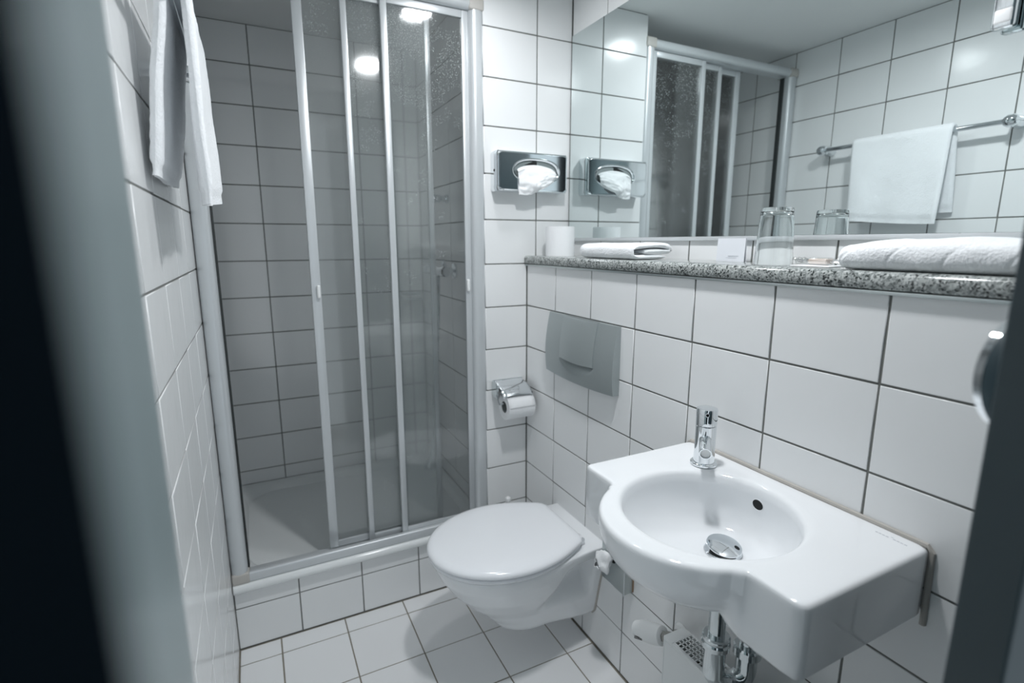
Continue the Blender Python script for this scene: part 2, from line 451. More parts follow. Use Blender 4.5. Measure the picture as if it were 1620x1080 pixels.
# ------------------------------------------------------------------ shower enclosure
def rr(x0, x1, y0, y1, r, n=5):
    P = []
    for (cx, cy, a) in ((x1 - r, y1 - r, 0), (x0 + r, y1 - r, 90), (x0 + r, y0 + r, 180), (x1 - r, y0 + r, 270)):
        for i in range(n): t = math.radians(a + 90 * i / (n - 1)); P.append((cx + r * math.cos(t), cy + r * math.sin(t)))
    return P
zb, zt_ = .265, 1.982
e = empty('shower_enclosure', (-.59, .03, .235), 'sliding shower door with white aluminium frame and misted glass panels', 'shower')
MB().prism(rr(-1.0175, -.972, -.002, .062, .018), zb - .004, zt_, 'z').obj('side_profile', M_alu, e)
MB().prism(rr(-.206, -.1585, -.002, .062, .018), zb - .004, zt_, 'z').obj('side_profile', M_alu, e)
MB().box((-.972, .03, zb), (-.9665, .05, zt_), .001).obj('door_seal', M_rub_shade, e)
MB().prism(rr(-.002, .066, zt_, 2.016, .014), -1.0, -.19, 'x').obj('header_rail', M_alu, e)
MB().prism(rr(-.001, .018, .233, zb, .006), -1.0, -.19, 'x').obj('bottom_rail', M_alu, e)
MB().box((-1.0, .018, .2345), (-.19, .074, .240), .001).obj('track_bed', M_alu, e)
for (a, b) in (((-1.0178, -.004, zt_ - .001), (-.968, .068, 2.017)), ((-.209, -.004, zt_ - .001), (-.1582, .068, 2.017)),
               ((-1.0178, -.004, .232), (-.968, .068, .268)), ((-.209, -.004, .232), (-.1582, .068, .268))):
    MB().box(a, b, .006, 3).obj('corner_cap', M_cap, e)
def panel(x0, x1, y, w0, w1, ztop, zbot, pm, name):
    p = MB().box((x0, y - .007, zbot), (x0 + w0, y + .007, ztop), .0025)
    p = p.obj('stile', M_alu, e)
    q = MB().box((x1 - w1, y - .007, zbot), (x1, y + .007, ztop), .0025).obj('stile', M_alu, e)
    MB().box((x0 + w0, y - .006, ztop - .022), (x1 - w1, y + .006, ztop), .0015).obj('top_rail', M_alu, e)
    MB().box((x0 + w0, y - .006, zbot), (x1 - w1, y + .006, zbot + .022), .0015).obj('bottom_panel_rail', M_alu, e)
    gp = MB().box((x0 + w0 * .5, y - .0015, zbot + .01), (x1 - w1 * .5, y + .0015, ztop - .01)).obj('glass_pane', pm, e)
    return p, q
pA, _ = panel(-.723, -.448, .062, .028, .018, zt_ - .001, .246, M_paneA, 'A')
_, _ = panel(-.594, -.3275, .043, .018, .018, zt_ - .001, .250, M_paneB, 'B')
_, pC = panel(-.483, -.206, .024, .020, .022, zt_ - .001, .256, M_paneC, 'C')
def knob(px, y, z, par):
    MB().box((px - .0055, y - .012, z - .021), (px + .0055, y, z + .021), .005, 4).obj('finger_pull', M_white, par)
knob(-.703, .055, 1.117, pA); knob(-.222, .017, 1.122, pC)
adopt(e)

# ------------------------------------------------------------------ shower mixer, rail and hose
e = empty('shower_mixer', (XS, .38, 1.155), 'chrome bar mixer tap with hanging hose on the inner shower wall', 'tap')
MB().lathe([(.017, 0), (.021, .004), (.021, .03), (.018, .034), (.018, .2), (.021, .204), (.021, .236), (.016, .24)], (XS - .052, .50, 1.155), (0, -1, 0), 28).obj('mixer_body', M_chrome, e)
MB().lathe([(.030, 0), (.030, .006), (.014, .012), (.014, .04)], (XS, .43, 1.155), (-1, 0, 0), 24).obj('wall_flange', M_chrome, e)
MB().lathe([(.030, 0), (.030, .006), (.014, .012), (.014, .04)], (XS, .31, 1.155), (-1, 0, 0), 24).obj('wall_flange', M_chrome, e)
MB().tube([(XS - .05, .30, 1.18), (XS - .055, .29, 1.20)], .007, 10).obj('lever', M_chrome, e)
hp = smooth_path([Vector(a) for a in ((XS - .05, .37, 1.135), (XS - .052, .37, 1.05), (XS - .05, .40, .86), (XS - .047, .46, .66), (XS - .045, .50, .50), (XS - .045, .505, .40))], 36)
MB().tube(hp, [.0085 if i % 2 else .0068 for i in range(len(hp))], 8).obj('hose', M_chromed, e)
MB().lathe([(.010, 0), (.012, .03), (.012, .10), (.026, .125), (.034, .14), (.032, .150)], (XS - .045, .505, .405), (-.12, -.05, -1), 24).obj('hand_shower', M_chromed, e)
adopt(e)
e = empty('shower_holder', (XS, .366, 1.437), 'small chrome hand shower holder above the bar mixer tap', 'shower holder')
MB().lathe([(.018, 0), (.018, .01), (.012, .014), (.012, .03), (.015, .034), (.015, .046), (.011, .05)], (XS - .0005, .372, 1.437), (-1, 0, 0), 24).obj('bracket', M_chrome, e)
MB().lathe([(.011, -.014), (.012, -.012), (.012, .012), (.011, .014)], (XS - .058, .372, 1.437), (0, .2, 1), 20).obj('cradle', M_chrome, e)
adopt(e)
e = empty('soap_basket', (-.2, YB, 1.03), 'small chrome wire soap basket on the shower back wall', 'soap dish')
mb = MB(); mb.tube([(-.265, YB - .004, 1.035), (-.265, YB - .08, 1.035), (-.205, YB - .095, 1.035), (-.178, YB - .08, 1.035), (-.178, YB - .004, 1.035), (-.265, YB - .004, 1.035)], .003, 8)
mb.tube([(-.265, YB - .004, 1.015), (-.260, YB - .075, 1.012), (-.205, YB - .088, 1.012), (-.183, YB - .075, 1.012), (-.178, YB - .004, 1.015)], .0025, 8)
mb.obj('rim', M_chrome, e)
for k in range(7):
    x = -.258 + k * .0125
    MB().tube([(x, YB - .004, 1.013), (x, YB - .075, 1.012)], .0018, 6).obj('wire', M_chrome, e)
adopt(e)

# ------------------------------------------------------------------ flush plate
def flush():
    y0, y1, z0, z1 = -.1805, -.543, .846, 1.042
    def depth(u, v):  # u 0..1 left->right, v 0..1 bottom->top
        d = .006 + .020 * math.sin(PI * (.08 + .80 * (1 - v)) * .82)
        d += .005 * (1 - (2 * u - 1) ** 2)
        return d
    e = empty('flush_plate', (0, -.36, .94), 'wide satin-grey toilet flush plate with one large square push button', 'flush plate')
    bu0, bu1, bv0 = .27, .765, .33
    NU, NV = 60, 44
    mb = MB(); idx = {}
    def surf(u, v):
        y = y0 + (y1 - y0) * u
        # slightly curved bottom and top outline
        zz0 = z0 + .006 * (2 * u - 1) ** 2 - .004; zz1 = z1
        z = zz0 + (zz1 - zz0) * v
        d = depth(u, v)
        # scoop below button
        c = 1 - ((u - (bu0 + bu1) / 2) / ((bu1 - bu0) / 2)) ** 2
        if c > 0 and v < bv0:
            dep = .20 * c ** .7
            t = (bv0 - v) / max(dep, 1e-3)
            if t < 1: d -= .024 * c ** .5 * (1 - t) ** 1.3
        return (-d, y, z)
    vs = []; fs = []
    us = [i / NU for i in range(NU + 1)]; vv = sorted(set([j / NV for j in range(NV + 1)] + [bv0 - .004, bv0]))
    for v in vv:
        for u in us: vs.append(surf(u, v))
    n = NU + 1
    for j in range(len(vv) - 1):
        for i in range(NU): fs.append((j * n + i, j * n + i + 1, (j + 1) * n + i + 1, (j + 1) * n + i))
    bnd = [i for i in range(n)] + [j * n + NU for j in range(1, len(vv))] + [(len(vv) - 1) * n + i for i in range(NU - 1, -1, -1)] + [j * n for j in range(len(vv) - 2, 0, -1)]
    o = len(vs)
    for b in bnd: vs.append((-.0002, vs[b][1], vs[b][2]))
    L = len(bnd)
    for k in range(L): fs.append((bnd[k], o + k, o + (k + 1) % L, bnd[(k + 1) % L]))
    mb.add(vs, fs); mb.obj('plate', M_satin, e, sharp=40)
    # painted shade strip in the gap under the lower edge of the button
    mb = MB(); vs = []; fs = []; K = 30
    for i in range(K + 1):
        u = bu0 + (bu1 - bu0) * i / K; c = 1 - (2 * i / K - 1) ** 2
        va = bv0 - .012 * c + .004; vb_ = va - .004 - .034 * c
        for v in (va, vb_): p_ = surf(u, v); vs.append((p_[0] - .0009, p_[1], p_[2]))
    for i in range(K): fs.append((2 * i, 2 * i + 2, 2 * i + 3, 2 * i + 1))
    mb.add(vs, fs); mb.obj('finger_gap_shade', M_rub_shade, e)
    # button
    mb = MB(); NB = 24; vs = []; fs = []
    for j in range(NB + 1):
        for i in range(NB + 1):
            u = bu0 + (bu1 - bu0) * i / NB; tt = j / NB
            sag = .035 * (1 - (2 * i / NB - 1) ** 2)
            v = (bv0 - sag * .35) + (1.0 - bv0 + sag * .35) * tt
            y = y0 + (y1 - y0) * u; z = z0 + (z1 - z0) * v
            vs.append((-(depth(u, v) + .0030 + .0065 * (1 - (2 * i / NB - 1) ** 2) * (1 - tt) ** .5), y, z))
    n = NB + 1
    for j in range(NB):
        for i in range(NB): fs.append((j * n + i, j * n + i + 1, (j + 1) * n + i + 1, (j + 1) * n + i))
    bnd = [i for i in range(n)] + [j * n + NB for j in range(1, n)] + [NB * n + i for i in range(NB - 1, -1, -1)] + [j * n for j in range(NB - 1, 0, -1)]
    o = len(vs)
    for b in bnd: vs.append((vs[b][0] + .008, vs[b][1], vs[b][2]))
    for k in range(len(bnd)): fs.append((bnd[k], o + k, o + (k + 1) % len(bnd), bnd[(k + 1) % len(bnd)]))
    mb.add(vs, fs); mb.obj('push_button', M_satin, e, sharp=40)
    adopt(e)
flush()

# ------------------------------------------------------------------ toilet
TY = -.371
def interp(tab, x):
    for (a, b) in zip(tab, tab[1:]):
        if x <= b[0]:
            t = (x - a[0]) / (b[0] - a[0]); return [a[i] + (b[i] - a[i]) * t for i in range(1, len(a))]
    return list(tab[-1][1:])
def egg(n, back, nose, hw, sc, bw, r=.02):
    """plan outline (s = distance from wall, t = side), back edge width 2*bw, max half width hw at sc"""
    P = []
    for i in range(n):
        a = PI * i / (n - 1)  # 0 = right back ... pi = left back
        P.append(a)
    return P
def toilet():
    e = empty('toilet', (0, TY, .12), 'white wall-hung toilet with closed lid beside the washbasin', 'toilet')
    # z slices: z, nose, hw, sc, wallhw
    tab = [(.100, .262, .030, .20, .060), (.108, .285, .062, .19, .082), (.125, .305, .080, .19, .094), (.150, .325, .090, .19, .100), (.19, .365, .104, .21, .108),
           (.23, .405, .126, .24, .116), (.28, .448, .152, .27, .127), (.33, .478, .171, .28, .139), (.352, .486, .176, .285, .143), (.366, .488, .177, .285, .146), (.373, .485, .174, .285, .146), (.3755, .478, .168, .285, .142)]
    zs = [.100, .103, .108, .116, .125, .138, .15] + [.15 + .0067 * q for q in range(1, 30)] + [.352, .36, .366, .3705, .373, .3755]
    rings = []
    for z in zs:
        nose, hw, sc, wh = interp([(t[0], *t[1:]) for t in tab], z)
        side = []
        M = 76
        for i in range(M):
            u = i / (M - 1)
            if u < .55:
                s = sc * u / .55
                b = ss(0.03, .95 * sc, s)
                h = wh + (hw - wh) * b
                # hollow for the fixing bolt on each side, between wall flange and bowl
                k = ss(.19, .27, z) * (1 - ss(.305, .347, z))
                s1 = .175 - .07 * ss(.2, .33, z) + .03
                cav = ss(.028, .045, s) * (1 - ss(s1 - .04, s1 + .03, s))
                h -= k * cav * (.055)
            else:
                a = (u - .55) / .45 * PI / 2
                s = sc + (nose - sc) * math.sin(a); h = hw * math.cos(a) ** .92 if u < 1 else 0
            side.append((s, max(h, 0)))
        ring = [(-s, TY - h, z) for s, h in side[:-1]] + [(-side[-1][0], TY, z)] + [(-s, TY + h, z) for s, h in reversed(side[:-1])]
        rings.append(ring)
    mb = MB(); mb.loft(rings, True)
    mb.obj('bowl', M_cer, e, sharp=70)
    # silicone joint round the bowl at the wall
    mb = MB(); pts = []
    for z in zs[2:-1]:
        wh = interp([(t[0], *t[1:]) for t in tab], z)[3]; pts.append((-.002, TY - wh - .001, z))
    mb.tube(pts, .0035, 8); mb.obj('silicone_joint', M_seal, e)
    # seat and lid outlines
    def plan(nose, hw, sc, back, bw, off, z, n=80):
        P = []
        nose -= off; hw -= off; back += off; bw -= off
        half = []
        k = n // 2
        for i in range(k + 1):
            u = i / k
            if u < .14:
                s = back; h = bw * u / .14
                if u > .09: t = (u - .09) / .05; s = back + .010 * t * t; h = bw * (.09 / .14) + (bw * .05 / .14) * (t - .25 * t * t)
            elif u < .5:
                t = (u - .14) / .36; s = back + .010 + (sc - back - .010) * t
                h0 = bw * (.09 / .14) + (bw * .05 / .14) * .75
                h = h0 + (hw - h0) * math.sin(t * PI / 2) ** .9
            else:
                a = (u - .5) / .5 * PI / 2; s = sc + (nose - sc) * math.sin(a); h = hw * math.cos(a)
            half.append((s, h))
        P = [(-s, TY - h, z) for s, h in half] + [(-s, TY + h, z) for s, h in reversed(half[1:-1])]
        return P
    A = (.506, .190, .275, .066, .138)
    mb = MB()
    mb.loft([plan(*A, .012, .3765), plan(*A, .006, .3775), plan(*A, .004, .382), plan(*A, .007, .3865), plan(*A, .020, .3880)])
    mb.obj('seat_ring', M_seat, e, sharp=60)
    mb = MB()
    mb.loft([plan(*A, .010, .3925), plan(*A, .001, .3945), plan(*A, .000, .400), plan(*A, .003, .405), plan(*A, .009, .4095), plan(*A, .022, .4125), plan(*A, .05, .4138), plan(*A, .09, .4142), plan(*A, .12, .4143)])
    mb.obj('lid', M_seat, e, sharp=60)
    for sy in (-.098, .098):
        mb = MB(); mb.lathe([(.013, -.012), (.014, -.010), (.014, .010), (.013, .012)], (-.070, TY + sy, .388), (0, 1, 0), 20)
        mb.box((-.082, TY + sy - .014, .3755), (-.056, TY + sy + .014, .386), .003)
        mb.obj('hinge', M_seat, e)
    mb = MB(); mb.lathe([(.016, 0), (.016, .006), (.012, .012), (.009, .024), (.004, .026)], (-.105, TY - .062, .325), (0, -1, .25), 18)
    mb.obj('bolt_cap', M_white, e)
    # supply connection behind is hidden: rear gasket
    adopt(e)
toilet()

# toilet brush behind the toilet
e = empty('toilet_brush', (-.12, -.085, 0), 'white toilet brush handle tip poking up behind the toilet', 'toilet brush')
MB().lathe([(.048, 0), (.05, .004), (.046, .12), (.044, .125), (.040, .12), (.040, .01)], (-.12, -.085, 0), n=28).obj('holder', M_white, e)
MB().lathe([(.020, .02), (.036, .03), (.036, .09), (.02, .10)], (-.12, -.085, 0), n=20).obj('brush_head', M_white, e)
MB().lathe([(.005, .10), (.0045, .325), (.006, .335), (.0095, .340), (.0115, .348), (.0095, .357), (.004, .361)], (-.12, -.085, 0), n=20).obj('handle', M_white, e)
adopt(e)

# ------------------------------------------------------------------ washbasin
BC = Vector((-.205, -1.058)); ZR = .812
def basin():
    e = empty('washbasin', (0, -1.06, .69), 'white wall-hung washbasin with round bowl bulging from a square slab', 'washbasin')
    yl, yr, xf = -.811, -1.301, -.297
    N = 192
    def outline(th):
        d = Vector((math.cos(th), math.sin(th)))
        best = 1e9
        # rounded rectangle via ray march
        def inside(p):
            x, y = p
            r = .010
            # slab
            if x <= -.0002 and x >= xf and y <= yl and y >= yr:
                cx, cy = None, None
                for (qx, qy, sx, sy) in ((xf + r, yl - r, -1, 1), (xf + r, yr + r, -1, -1)):
                    if (x - qx) * sx > 0 and (y - qy) * sy > 0:
                        return (x - qx) ** 2 + (y - qy) ** 2 <= r * r
                return True
            # bulge: ellipse in front
            ex, ey = -.232, -1.061
            if x < xf + .02:
                v = ((x - ex) / .172) ** 2 + ((y - ey) / .163) ** 2
                if v <= 1: return True
                # fillet at the junction
                t = (xf - x)
                wdt = .163 * math.sqrt(max(0, 1 - ((xf - ex) / .172) ** 2))
                f = .014
                if 0 <= t < f:
                    ext = f - math.sqrt(max(0, f * f - (f - t) ** 2))
                    if abs(y - ey) < wdt + ext * .6: return True
            return False
        lo, hi = 0, .6
        r = 0; step = .004
        while r < .6 and inside((BC.x + d.x * (r + step), BC.y + d.y * (r + step))): r += step
        lo, hi = r, r + step
        for _ in range(14):
            m = (lo + hi) / 2
            if inside((BC.x + d.x * m, BC.y + d.y * m)): lo = m
            else: hi = m
        return lo
    ths = [2 * PI * i / N for i in range(N)]
    out = [outline(t) for t in ths]
    # smooth outline slightly
    for _ in range(1): out = [(out[i - 1] + 4 * out[i] + out[(i + 1) % N]) / 6 for i in range(N)]
    def P(th, r, z, c=BC): return Vector((min(c.x + r * math.cos(th), -.0005), c.y + r * math.sin(th), z))
    bowl_r = []
    for t in ths:
        a, b = .153, .150
        r = a * b / math.sqrt((b * math.cos(t)) ** 2 + (a * math.sin(t)) ** 2); bowl_r.append(r)
    dc = Vector((-.1430, -1.0440)); DZ = .700
    rings = []
    # bulge weight: front sector
    def bw(th, o):
        x = BC.x + o * math.cos(th)
        return ss(xf + .004, xf - .022, x) if False else (1 if x < xf - .001 else 0)
    wts = []
    for i, t in enumerate(ths):
        x = BC.x + out[i] * math.cos(t); wts.append(ss(-(xf + .002), -(xf - .03), -x))
    # underside: slab has flat underside at .69, bulge is a hanging bowl
    def under(k):  # k 0..1 from bottom centre outward
        pass
    uc = Vector((-.16, -1.05))
    ur = []
    for i, t in enumerate(ths):
        ring = []
    def ring_at(fn): return [fn(i, t) for i, t in enumerate(ths)]
    # bottom centre ring up to outer rim
    def bulge_prof(q):
        a = q * PI / 2     # 0 = bottom, 1 = rim
        return math.sin(a) ** 1.4, (ZR - .012) - (.150) * math.cos(a) ** .85
    qs = [.08, .2, .32, .44, .55, .65, .74, .82, .89, .95, 1.0]
    for q in qs:
        fr, z = bulge_prof(q)
        def f(i, t, fr=fr, z=z, q=q):
            o = out[i]
            pb = Vector((uc.x + (BC.x + o * math.cos(t) - uc.x) * fr, uc.y + (BC.y + o * math.sin(t) - uc.y) * fr, z))
            # slab part: same plan radius, underside flat then vertical
            if q < .55: k = q / .55; zz = min(z + 0, .690)  if False else .690
            else: k = 1
            kk = min(1, q / .6)
            ps = Vector((uc.x + (BC.x + o * math.cos(t) - uc.x) * kk, uc.y + (BC.y + o * math.sin(t) - uc.y) * kk, .690 + (ZR - .012 - .690) * max(0, (q - .6) / .4)))
            if q <= .6:
                # belly of the bowl also hangs below the slab near the centre
                rr_ = (Vector((ps.x, ps.y)) - uc).length
                hang = max(0, 1 - (rr_ / .15) ** 2)
                ps.z = .690 - .062 * hang ** .7
            return ps.lerp(pb, wts[i])
        rings.append(ring_at(f))
    # rounded top edge
    for (dr, dz) in ((.0008, -.006), (.003, -.002), (.007, -.0004), (.012, 0)):
        rings.append(ring_at(lambda i, t, dr=dr, dz=dz: Vector((min(-.0005, BC.x + (out[i] - dr) * math.cos(t)), BC.y + (out[i] - dr) * math.sin(t), ZR + dz))))
    for k in (.35, .7, .9):
        rings.append(ring_at(lambda i, t, k=k: P(t, (out[i] - .012) * (1 - k) + (bowl_r[i] + .006) * k if out[i] - .012 > bowl_r[i] + .006 else (bowl_r[i] + .006) * k + (out[i] - .012) * (1 - k), ZR)))
    for (dr, dz) in ((.003, -.0006), (-.001, -.0030), (-.005, -.009)):
        rings.append(ring_at(lambda i, t, dr=dr, dz=dz: P(t, bowl_r[i] + dr, ZR + dz)))
    for q in (.08, .16, .26, .37, .49, .61, .73, .84, .92):
        a = q * PI / 2
        sc = math.cos(a) ** .62; z = ZR - .009 - (ZR - .009 - DZ) * math.sin(a) ** .9
        def f(i, t, sc=sc, z=z, q=q):
            c = BC.lerp(dc, q ** 1.2)
            r = (bowl_r[i] - .005) * sc + .030 * (1 - sc)
            return Vector((c.x + r * math.cos(t), c.y + r * math.sin(t), z))
        rings.append(ring_at(f))
    rings.append(ring_at(lambda i, t: Vector((dc.x + .030 * math.cos(t), dc.y + .030 * math.sin(t), DZ - .0005))))
    rings.append(ring_at(lambda i, t: Vector((dc.x + .024 * math.cos(t), dc.y + .024 * math.sin(t), DZ - .010))))
    mb = MB(); mb.loft(rings)
    b = mb.obj('bowl', M_cer, e, sharp=55)
    # silicone joint at wall
    MB().tube([(-.0015, yl + .001, .70), (-.0015, yl + .001, ZR - .004), (-.0015, yl - .005, ZR + .001), (-.0015, yr + .005, ZR + .001), (-.0015, yr - .001, ZR - .006), (-.0015, yr - .003, .685)], .0048, 8).obj('silicone_joint', M_seal, e)
    # drain: flange, pop-up plug
    d = Vector((dc.x, dc.y, DZ))
    MB().lathe([(.033, .0005), (.0335, .0025), (.031, .004), (.022, .002), (.020, -.004)], d, n=48, cap0=False).obj('drain_flange', M_chrome, e)
    MB().lathe([(.021, -.006), (.021, .010), (.017, .0115)], d, n=32).obj('plug_gasket', M_rub_shade, e)
    MB().lathe([(.020, .0105), (.021, .0125), (.019, .0135)], d, n=32).obj('plug_core', M_orange, e)
    ax = Vector((-.02, -.17, 1)).normalized()
    MB().lathe([(.012, .0110), (.030, .0125), (.0318, .0140), (.031, .0155), (.022, .0175), (.010, .0185), (.002, .0187)], d, ax, n=48).obj('plug_cap', M_chrome, e)
    # overflow hole ring on the bowl wall
    adopt(e)
    return b
basin_bowl = basin()

# overflow: a dark disc painting the hole's shade on the bowl wall (position taken on the bowl surface)
def overflow():
    dg = bpy.context.evaluated_depsgraph_get()
    th = math.radians(12)
    org = Vector((-.17, -1.045, .772)); d = Vector((1, 0.03, 0.0)).normalized()
    me = basin_bowl.data
    from mathutils.bvhtree import BVHTree
    bt = BVHTree.FromPolygons([v.co for v in me.vertices], [p_.vertices[:] for p_ in me.polygons])
    hit, nrm, _, _ = bt.ray_cast(org, d)
    if hit is None: return
    if nrm.dot(d) > 0: nrm = -nrm
    o = MB().lathe([(.0125, .0002), (.0125, .0012), (.0108, .0016), (.0103, .0007)], hit, nrm, 32, cap1=False).obj('overflow_rim', M_chrome if False else M_cer, basin_bowl)
    MB().lathe([(.0107, .0004), (.0107, .0010)], hit, nrm, 32).obj('overflow_hole_shade', M_dark, basin_bowl)
overflow()
# faint printed maker's mark on the slab (illegible short grey dashes)
mb = MB()
for k in range(9):
    y = -1.236 - k * .0052
    if k == 4: continue
    mb.box((-.0275, y - .0019, ZR + .00005), (-.0258, y + .0019, ZR + .0003))
mb.box((-.0225, -1.2588, ZR + .00005), (-.0215, -1.2552, ZR + .0003))
mk = mb.obj('printed_mark', M_print, basin_bowl)

# ------------------------------------------------------------------ faucet
def faucet():
    bx, by = -.074, -.922
    e = empty('basin_faucet', (bx, by, ZR), 'chrome cylindrical single-lever faucet on the back left of the washbasin', 'faucet')
    MB().lathe([(.0255, 0), (.027, .002), (.027, .005), (.0245, .0075), (.022, .008)], (bx, by, ZR), n=48).obj('base_ring', M_chrome, e)
    MB().lathe([(.0215, .006), (.0205, .03), (.0205, .0845), (.0195, .0855)], (bx, by, ZR), n=56).obj('body', M_chrome, e)
    MB().lathe([(.0195, .0845), (.0195, .0865)], (bx, by, ZR), n=48).obj('shadow_gap', M_rub_shade, e)
    MB().lathe([(.0198, .0863), (.0208, .0872), (.0212, .119), (.0200, .1215), (.0170, .1225), (.004, .1228)], (bx, by, ZR), n=56).obj('lever_handle', M_chrome, e)
    d = Vector((-.70, -.68, -.16)).normalized()
    c = Vector((bx, by, ZR + .060))
    MB().lathe([(.0125, .012), (.0125, .068), (.0118, .0695), (.0098, .0695), (.0098, .064)], c, d, n=36).obj('spout', M_chrome, e)
    MB().lathe([(.0095, .0655), (.0095, .0665)], c, d, n=24).obj('aerator', M_white, e)
    t = Vector((bx, by, ZR + .106)); d2 = Vector((-.70, -.68, .30)).normalized()
    MB().lathe([(.0042, .018), (.0038, .040), (.003, .043)], t, d2, n=16).obj('lever_pin', M_chrome, e)
    adopt(e)
faucet()

# ------------------------------------------------------------------ trap under the basin
e = empty('basin_trap', (-.15, -1.04, .4), 'chrome U-bend waste pipe hanging under the washbasin', 'pipe')
tx, ty = -.132, -1.036
MB().lathe([(.016, 0), (.016, .11)], (tx, ty, .510), n=28).obj('tail_pipe', M_chromed, e)
MB().lathe([(.021, 0), (.0265, .002), (.0275, .012), (.025, .016), (.0265, .02), (.0265, .025), (.0235, .028), (.017, .028)], (tx, ty, .488), n=28).obj('union_nut', M_chromed, e)
MB().lathe([(.0205, 0), (.0205, .058), (.0215, .060), (.0215, .066), (.0205, .066)], (tx, ty, .426), n=28, cap0=False, cap1=False).obj('trap_leg', M_chromed, e)
dx, dy = .030, -.013
pts = [(tx, ty, .445), (tx, ty, .436)] + [(tx + dx * (1 - math.cos(a)) / 1.0, ty + dy * (1 - math.cos(a)) / 1.0  , .436 - .030 * math.sin(a)) for a in [PI * k / 14 for k in range(1, 14)]] + [(tx + 2 * dx, ty + 2 * dy, .436), (tx + 2 * dx, ty + 2 * dy, .470)]
MB().tube(pts, .0200, 24).obj('u_bend', M_chromed, e)
MB().lathe([(.021, 0), (.0265, .003), (.0265, .018), (.0235, .022), (.016, .022)], (tx + 2 * dx, ty + 2 * dy, .466), n=28).obj('union_nut', M_chromed, e)
MB().tube([(tx + 2 * dx, ty + 2 * dy, .480), (tx + 2 * dx, ty + 2 * dy, .505), (tx + 2 * dx + .012, ty + 2 * dy, .525), (tx + 2 * dx + .03, ty + 2 * dy, .532), (.002, ty + 2 * dy, .532)], .0155, 18, sub=4).obj('outlet_pipe', M_chromed, e)
adopt(e)

# ------------------------------------------------------------------ radiator
def radiator():
    e = empty('radiator', (-.08, -1.14, .05), 'white panel radiator with a perforated top grille under the washbasin', 'radiator')
    x0, x1, y0, y1, zt = -.112, -.052, -.880, -1.42, .386
    MB().box((x0, y1, .06), (x0 + .010, y0, zt - .008), .003, 3).obj('front_panel', M_rad, e)
    MB().box((x1 - .010, y1, .06), (x1, y0, zt - .008), .003, 3).obj('rear_panel', M_rad, e)
    mb = MB(); k = 0
    y = y0 - .02
    while y > y1 + .02:
        mb.box((x0 + .012, y - .003, .08), (x1 - .012, y + .003, zt - .03)); y -= .018
    mb.obj('convector_fins', M_rad, e)
    MB().box((x0 - .0005, y0 - .002, .07), (x1 + .0005, y0 + .0015, zt - .002), .001).obj('end_plate', M_rad, e)
    # top cover: solid end pieces and lattice
    MB().box((x0 - .001, y0 - .026, zt - .010), (x1 + .001, y0 + .002, zt), .0022, 3).obj('grille_end', M_rad, e)
    mb = MB()
    ya, yb = y0 - .026, y1
    xs0, xs1 = x0 + .008, x1 - .004
    mb.box((x0 - .001, yb, zt - .010), (xs0, ya, zt - .0005), .001)
    mb.box((xs1, yb, zt - .010), (x1 + .001, ya, zt - .0005), .001)
    nx = 5; px = (xs1 - xs0) / nx
    for i in range(1, nx): mb.box((xs0 + px * i - .0011, yb, zt - .003), (xs0 + px * i + .0011, ya, zt - .0005))
    y = ya
    while y > yb:
        mb.box((xs0, y - .0011, zt - .003), (xs1, y + .0011, zt - .0005)); y -= .0098
    tag(mb.obj('grille', M_rad, e), kind='stuff')
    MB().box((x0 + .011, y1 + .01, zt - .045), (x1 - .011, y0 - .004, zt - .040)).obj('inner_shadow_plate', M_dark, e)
    adopt(e)
radiator()
e = empty('thermostat_valve', (-.07, -.84, .33), 'white thermostat knob on a nickel radiator valve under the washbasin', 'valve')
vx, vz = -.082, .352
kd = Vector((-.20, .93, -.34)).normalized(); kb0 = Vector((vx, -.868, vz + .006))
MB().lathe([(.015, .018), (.022, .022), (.0245, .036), (.0245, .066), (.0225, .085), (.018, .101), (.011, .106)], kb0, kd, 36).obj('knob', M_white, e)
mb = MB()
for k in range(4):
    c = kb0 + kd * .076 + Vector((-.0222, -.004, -.006 - k * .0022))
    mb.tube([c - kd * .012, c + kd * .012], .0006, 6)
mb.obj('scale_marks', M_dark, e)
MB().lathe([(.012, -.012), (.016, -.010), (.016, .006), (.013, .009), (.013, .020)], kb0, kd, 6).obj('union_nut', M_brass, e)
MB().tube([(vx, -.875, vz), (vx + .015, -.868, vz - .002), (-.045, -.855, vz - .012), (-.02, -.838, vz - .028)], .009, 16, sub=4).obj('valve_body', M_brass, e)
MB().lathe([(.012, 0), (.015, .003), (.015, .014), (.011, .018)], (-.030, -.846, vz - .021), (-.85, -.45, .3), 6).obj('union_nut', M_brass, e)
MB().tube([(-.02, -.838, vz - .028), (-.001, -.826, vz - .036)], .0075, 14).obj('pipe', M_white, e)
MB().lathe([(.020, 0), (.020, .003), (.016, .008), (.009, .010)], (-.0005, -.826, vz - .036), (-1, 0, 0), 28).obj('rosette', M_white, e)
adopt(e)

